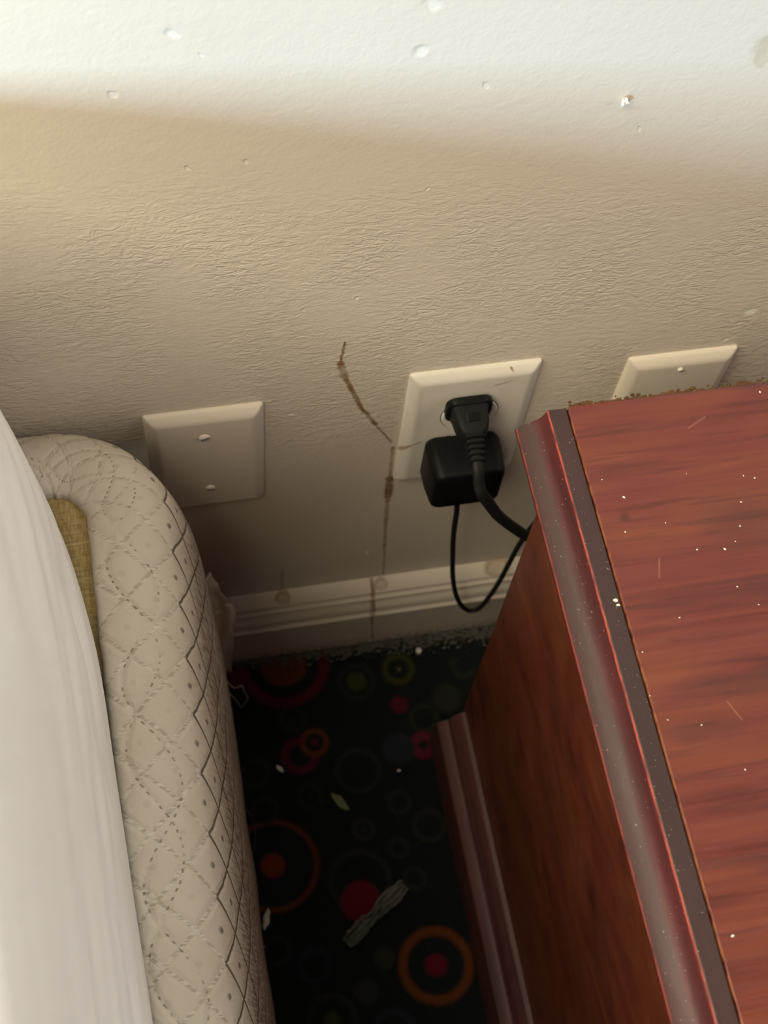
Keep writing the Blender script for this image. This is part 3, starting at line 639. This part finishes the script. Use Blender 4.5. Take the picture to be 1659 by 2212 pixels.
# ------------------------------------------------------------------ small things
def piece(name, label, cat, bm, mat, group=None):
    o = link(name, bm, mat); 
    c = sum((v.co for v in o.data.vertices), Vector()) / len(o.data.vertices)
    zmin = min(v.co.z for v in o.data.vertices); c.z = zmin
    for v in o.data.vertices: v.co -= c
    o.location = c
    return tag(o, label, cat, group)
first = None
crumbs = [(.1971, -.1423, .5, .7), (.2009, -.1705, .5, 1), (.2596, -.1634, .5, 1), (.2553, -.1755, .5, 1), (.2446, -.1859, .5, 1.5), (.2317, -.1842, .5, 1.1), (.2508, -.1828, .5, .8), (.2141, -.2156, .5, .9),
          (.1908, -.2492, .5003, .7), (.1957, -.261, .5, .8), (.2097, -.2656, .5, .9), (.2227, -.2877, .5, .9), (.1969, -.353, .5, 1.5), (.2872, -.1063, .5, 1.3),
          (.2448, -.205, .5, 1), (.2209, -.1687, .5, .7), (.2050, -.1530, .5, 1.5), (.2700, -.1520, .5, 1), (.2650, -.1500, .5, .8), (.1931, -.2290, .5, .9), (.2380, -.1450, .5, .6), (.2520, -.2150, .5, .7)]
for i, (x, y, z, k) in enumerate(crumbs):
    if first is None:
        first = piece('paint_crumb', 'tiny white paint crumb lying on the red nightstand top', 'paint crumb', blob(0, 0, .0003, .0007, .0006, .0004, 3, .5), M['flake'], 'white paint crumbs on the nightstand top')
        c = first
    else: c = first.copy(); COL.objects.link(c)
    c.location = (x, y, z + .0002); c.scale = (k * .75, k * .75, k * .6); c.rotation_euler = (0, 0, i * 1.3)
o = piece('paint_crumb', 'larger of two white paint crumbs on the dark band of the nightstand moulding', 'paint crumb', blob(.1879, -.2028, .4997, .0013, .0010, .0008, 5, .5), M['flake'])
o = piece('paint_crumb', 'smaller of two white paint crumbs on the dark band of the nightstand moulding', 'paint crumb', blob(.1885, -.2052, .4997, .0010, .0007, .0007, 8, .5), M['flake'])
def flake(x, y, z, L_, W_, ang, seed, lift=.0012, th=.0004):
    rows = []
    for i in range(7):
        t = i / 6 - .5; r = []
        for j in range(4):
            u = j / 3 - .5; wv = W_ * (1 - (2 * t) ** 2 * .85) * (1 + .4 * noise.noise(Vector((t * 3, seed, 0))))
            px, py = t * L_, u * wv + .15 * W_ * noise.noise(Vector((t * 4, seed, 2)))
            r.append((x + px * math.cos(ang) - py * math.sin(ang), y + px * math.sin(ang) + py * math.cos(ang), z + lift * (.5 + noise.noise(Vector((t * 2.5, u * 2, seed + 5))))))
        rows.append(r)
    up = rows; dn = [[(a, b, c - th) for a, b, c in r] for r in rows]
    bm = bmesh.new(); A = [[bm.verts.new(p) for p in r] for r in up]; B = [[bm.verts.new(p) for p in r] for r in dn]
    for i in range(6):
        for j in range(3):
            bm.faces.new((A[i][j], A[i][j + 1], A[i + 1][j + 1], A[i + 1][j])); bm.faces.new((B[i][j], B[i + 1][j], B[i + 1][j + 1], B[i][j + 1]))
        bm.faces.new((A[i][0], A[i + 1][0], B[i + 1][0], B[i][0])); bm.faces.new((A[i][3], B[i][3], B[i + 1][3], A[i + 1][3]))
    for i in (0, 6): bm.faces.new([A[i][j] for j in range(4)] + [B[i][j] for j in (3, 2, 1, 0)])
    return bm
piece('paint_flake', 'white paint flake on the carpet close to the baseboard, left of the nightstand', 'paint flake', flake(.1797, -.0291, .001, .0060, .0045, 1.2, 1), M['flake'])
piece('paint_flake', 'grey-white paint flake on the carpet beside the red and orange rings', 'paint flake', flake(.0527, -.1091, .001, .0075, .0035, 2.2, 2), M['flake'])
piece('paint_flake', 'smallest bright paint flake on the dark carpet, left of the nightstand base', 'paint flake', flake(.1446, -.1256, .001, .0032, .0018, .0, 3), M['flake'])
piece('leaf_scrap', 'dull green dried leaf scrap on the dark carpet', 'leaf', flake(.0947, -.1429, .001, .0190, .0062, -.95 , 4, .003), M['green'])
piece('paint_flake', 'white paint sliver on the carpet against the lower side of the box spring', 'paint flake', flake(.0255, -.2215, .002, .0160, .0050, 1.25, 6, .003), M['flake'])
piece('paint_flake', 'small pale flake inside the green carpet ring near the baseboard', 'paint flake', flake(.1608, -.0425, .001, .0028, .0020, 1.2, 9), M['lint'])
piece('paint_flake', 'pale hooked paint flake stuck on the wall above the baseboard', 'paint flake', (lambda b: ([setattr(v, 'co', Vector((v.co.x, -.0011 - .7 * v.co.z, v.co.y))) for v in b.verts], b)[1])(flake(.1328, .1450, .0003, .0085, .0022, 1.85, 11, .0012)), M['flake'])
piece('paint_flake', 'raised white paint flake high on the sunlit wall', 'paint flake', (lambda b: ([setattr(v, 'co', Vector((v.co.x, -.0014 - .9 * v.co.z, v.co.y))) for v in b.verts], b)[1])(flake(.2230, .5972, .0006, .0050, .0032, 1.2, 13, .0022)), M['flake'])
# crumpled strip of lint on the carpet
rows = []
cp = catmull([(.0814, -.2491, .004), (.0900, -.2430, .005), (.0969, -.2385, .006), (.1060, -.2330, .006), (.1129, -.2270, .006), (.1220, -.2210, .008), (.1310, -.2140, .009)], 6)
for i, p in enumerate(cp):
    f = i / (len(cp) - 1); r = []
    wd = .0078 * (.6 + .6 * abs(math.sin(f * 5.2 + .6)))
    for j in range(9):
        u = j / 8 - .5; r.append((p.x + u * wd * .62 + .0012 * noise.noise(Vector((i * .5, j, 1))), p.y - u * wd * 1.1 + .0012 * noise.noise(Vector((i * .5, j, 4))), p.z + .0038 * math.sin(j * 1.9 + f * 4) * .6 + .0030 * noise.noise(Vector((i * .45, j * .7, 9)))))
    rows.append(r)
bm = loft(rows); o = piece('lint_clump', 'crumpled grey strip of lint and fluff lying across the magenta carpet spot', 'lint', bm, M['lint'])
sm = o.modifiers.new('solid', 'SOLIDIFY'); sm.thickness = .0012
# loose dust and grit along the baseboard: beyond counting
r = random.Random(11); bm = bmesh.new()
for k in range(1500):
    x = -.02 + .28 * r.random() ** .75; spread = .006 + .010 * max(0, (x - .05) / .2)
    y = -.0155 - abs(r.gauss(0, spread * .5)); s_ = .0003 + .0014 * r.random() ** 3; z = s_ * .7
    m = bmesh.ops.create_icosphere(bm, subdivisions=1, radius=s_)
    for v in m['verts']: v.co = Vector((v.co.x * (1 + r.random()), v.co.y, v.co.z * .8)) + Vector((x, y, z))
tag(link('floor_dust', bm, M['dustmat']), 'grey dust and grit collected on the carpet along the foot of the baseboard', 'dust', kind='stuff')
bm = bmesh.new()
for k in range(420):
    x = .192 + .16 * r.random(); y = BK + .0008 + abs(r.gauss(0, .0012)); s_ = .0003 + .0009 * r.random() ** 2
    m = bmesh.ops.create_icosphere(bm, subdivisions=1, radius=s_)
    for v in m['verts']: v.co = Vector((v.co.x * 1.6, min(v.co.y, .001), v.co.z)) + Vector((x, y - .0012, .4995 - .0004 * r.random()))
M['rust'] = plain('brown_grit', (0.16, 0.085, 0.04), .9, .1, vary=.5)
tag(link('edge_grit', bm, M['rust']), 'brown grit and fluff caught along the back edge of the nightstand top', 'dust', kind='stuff')
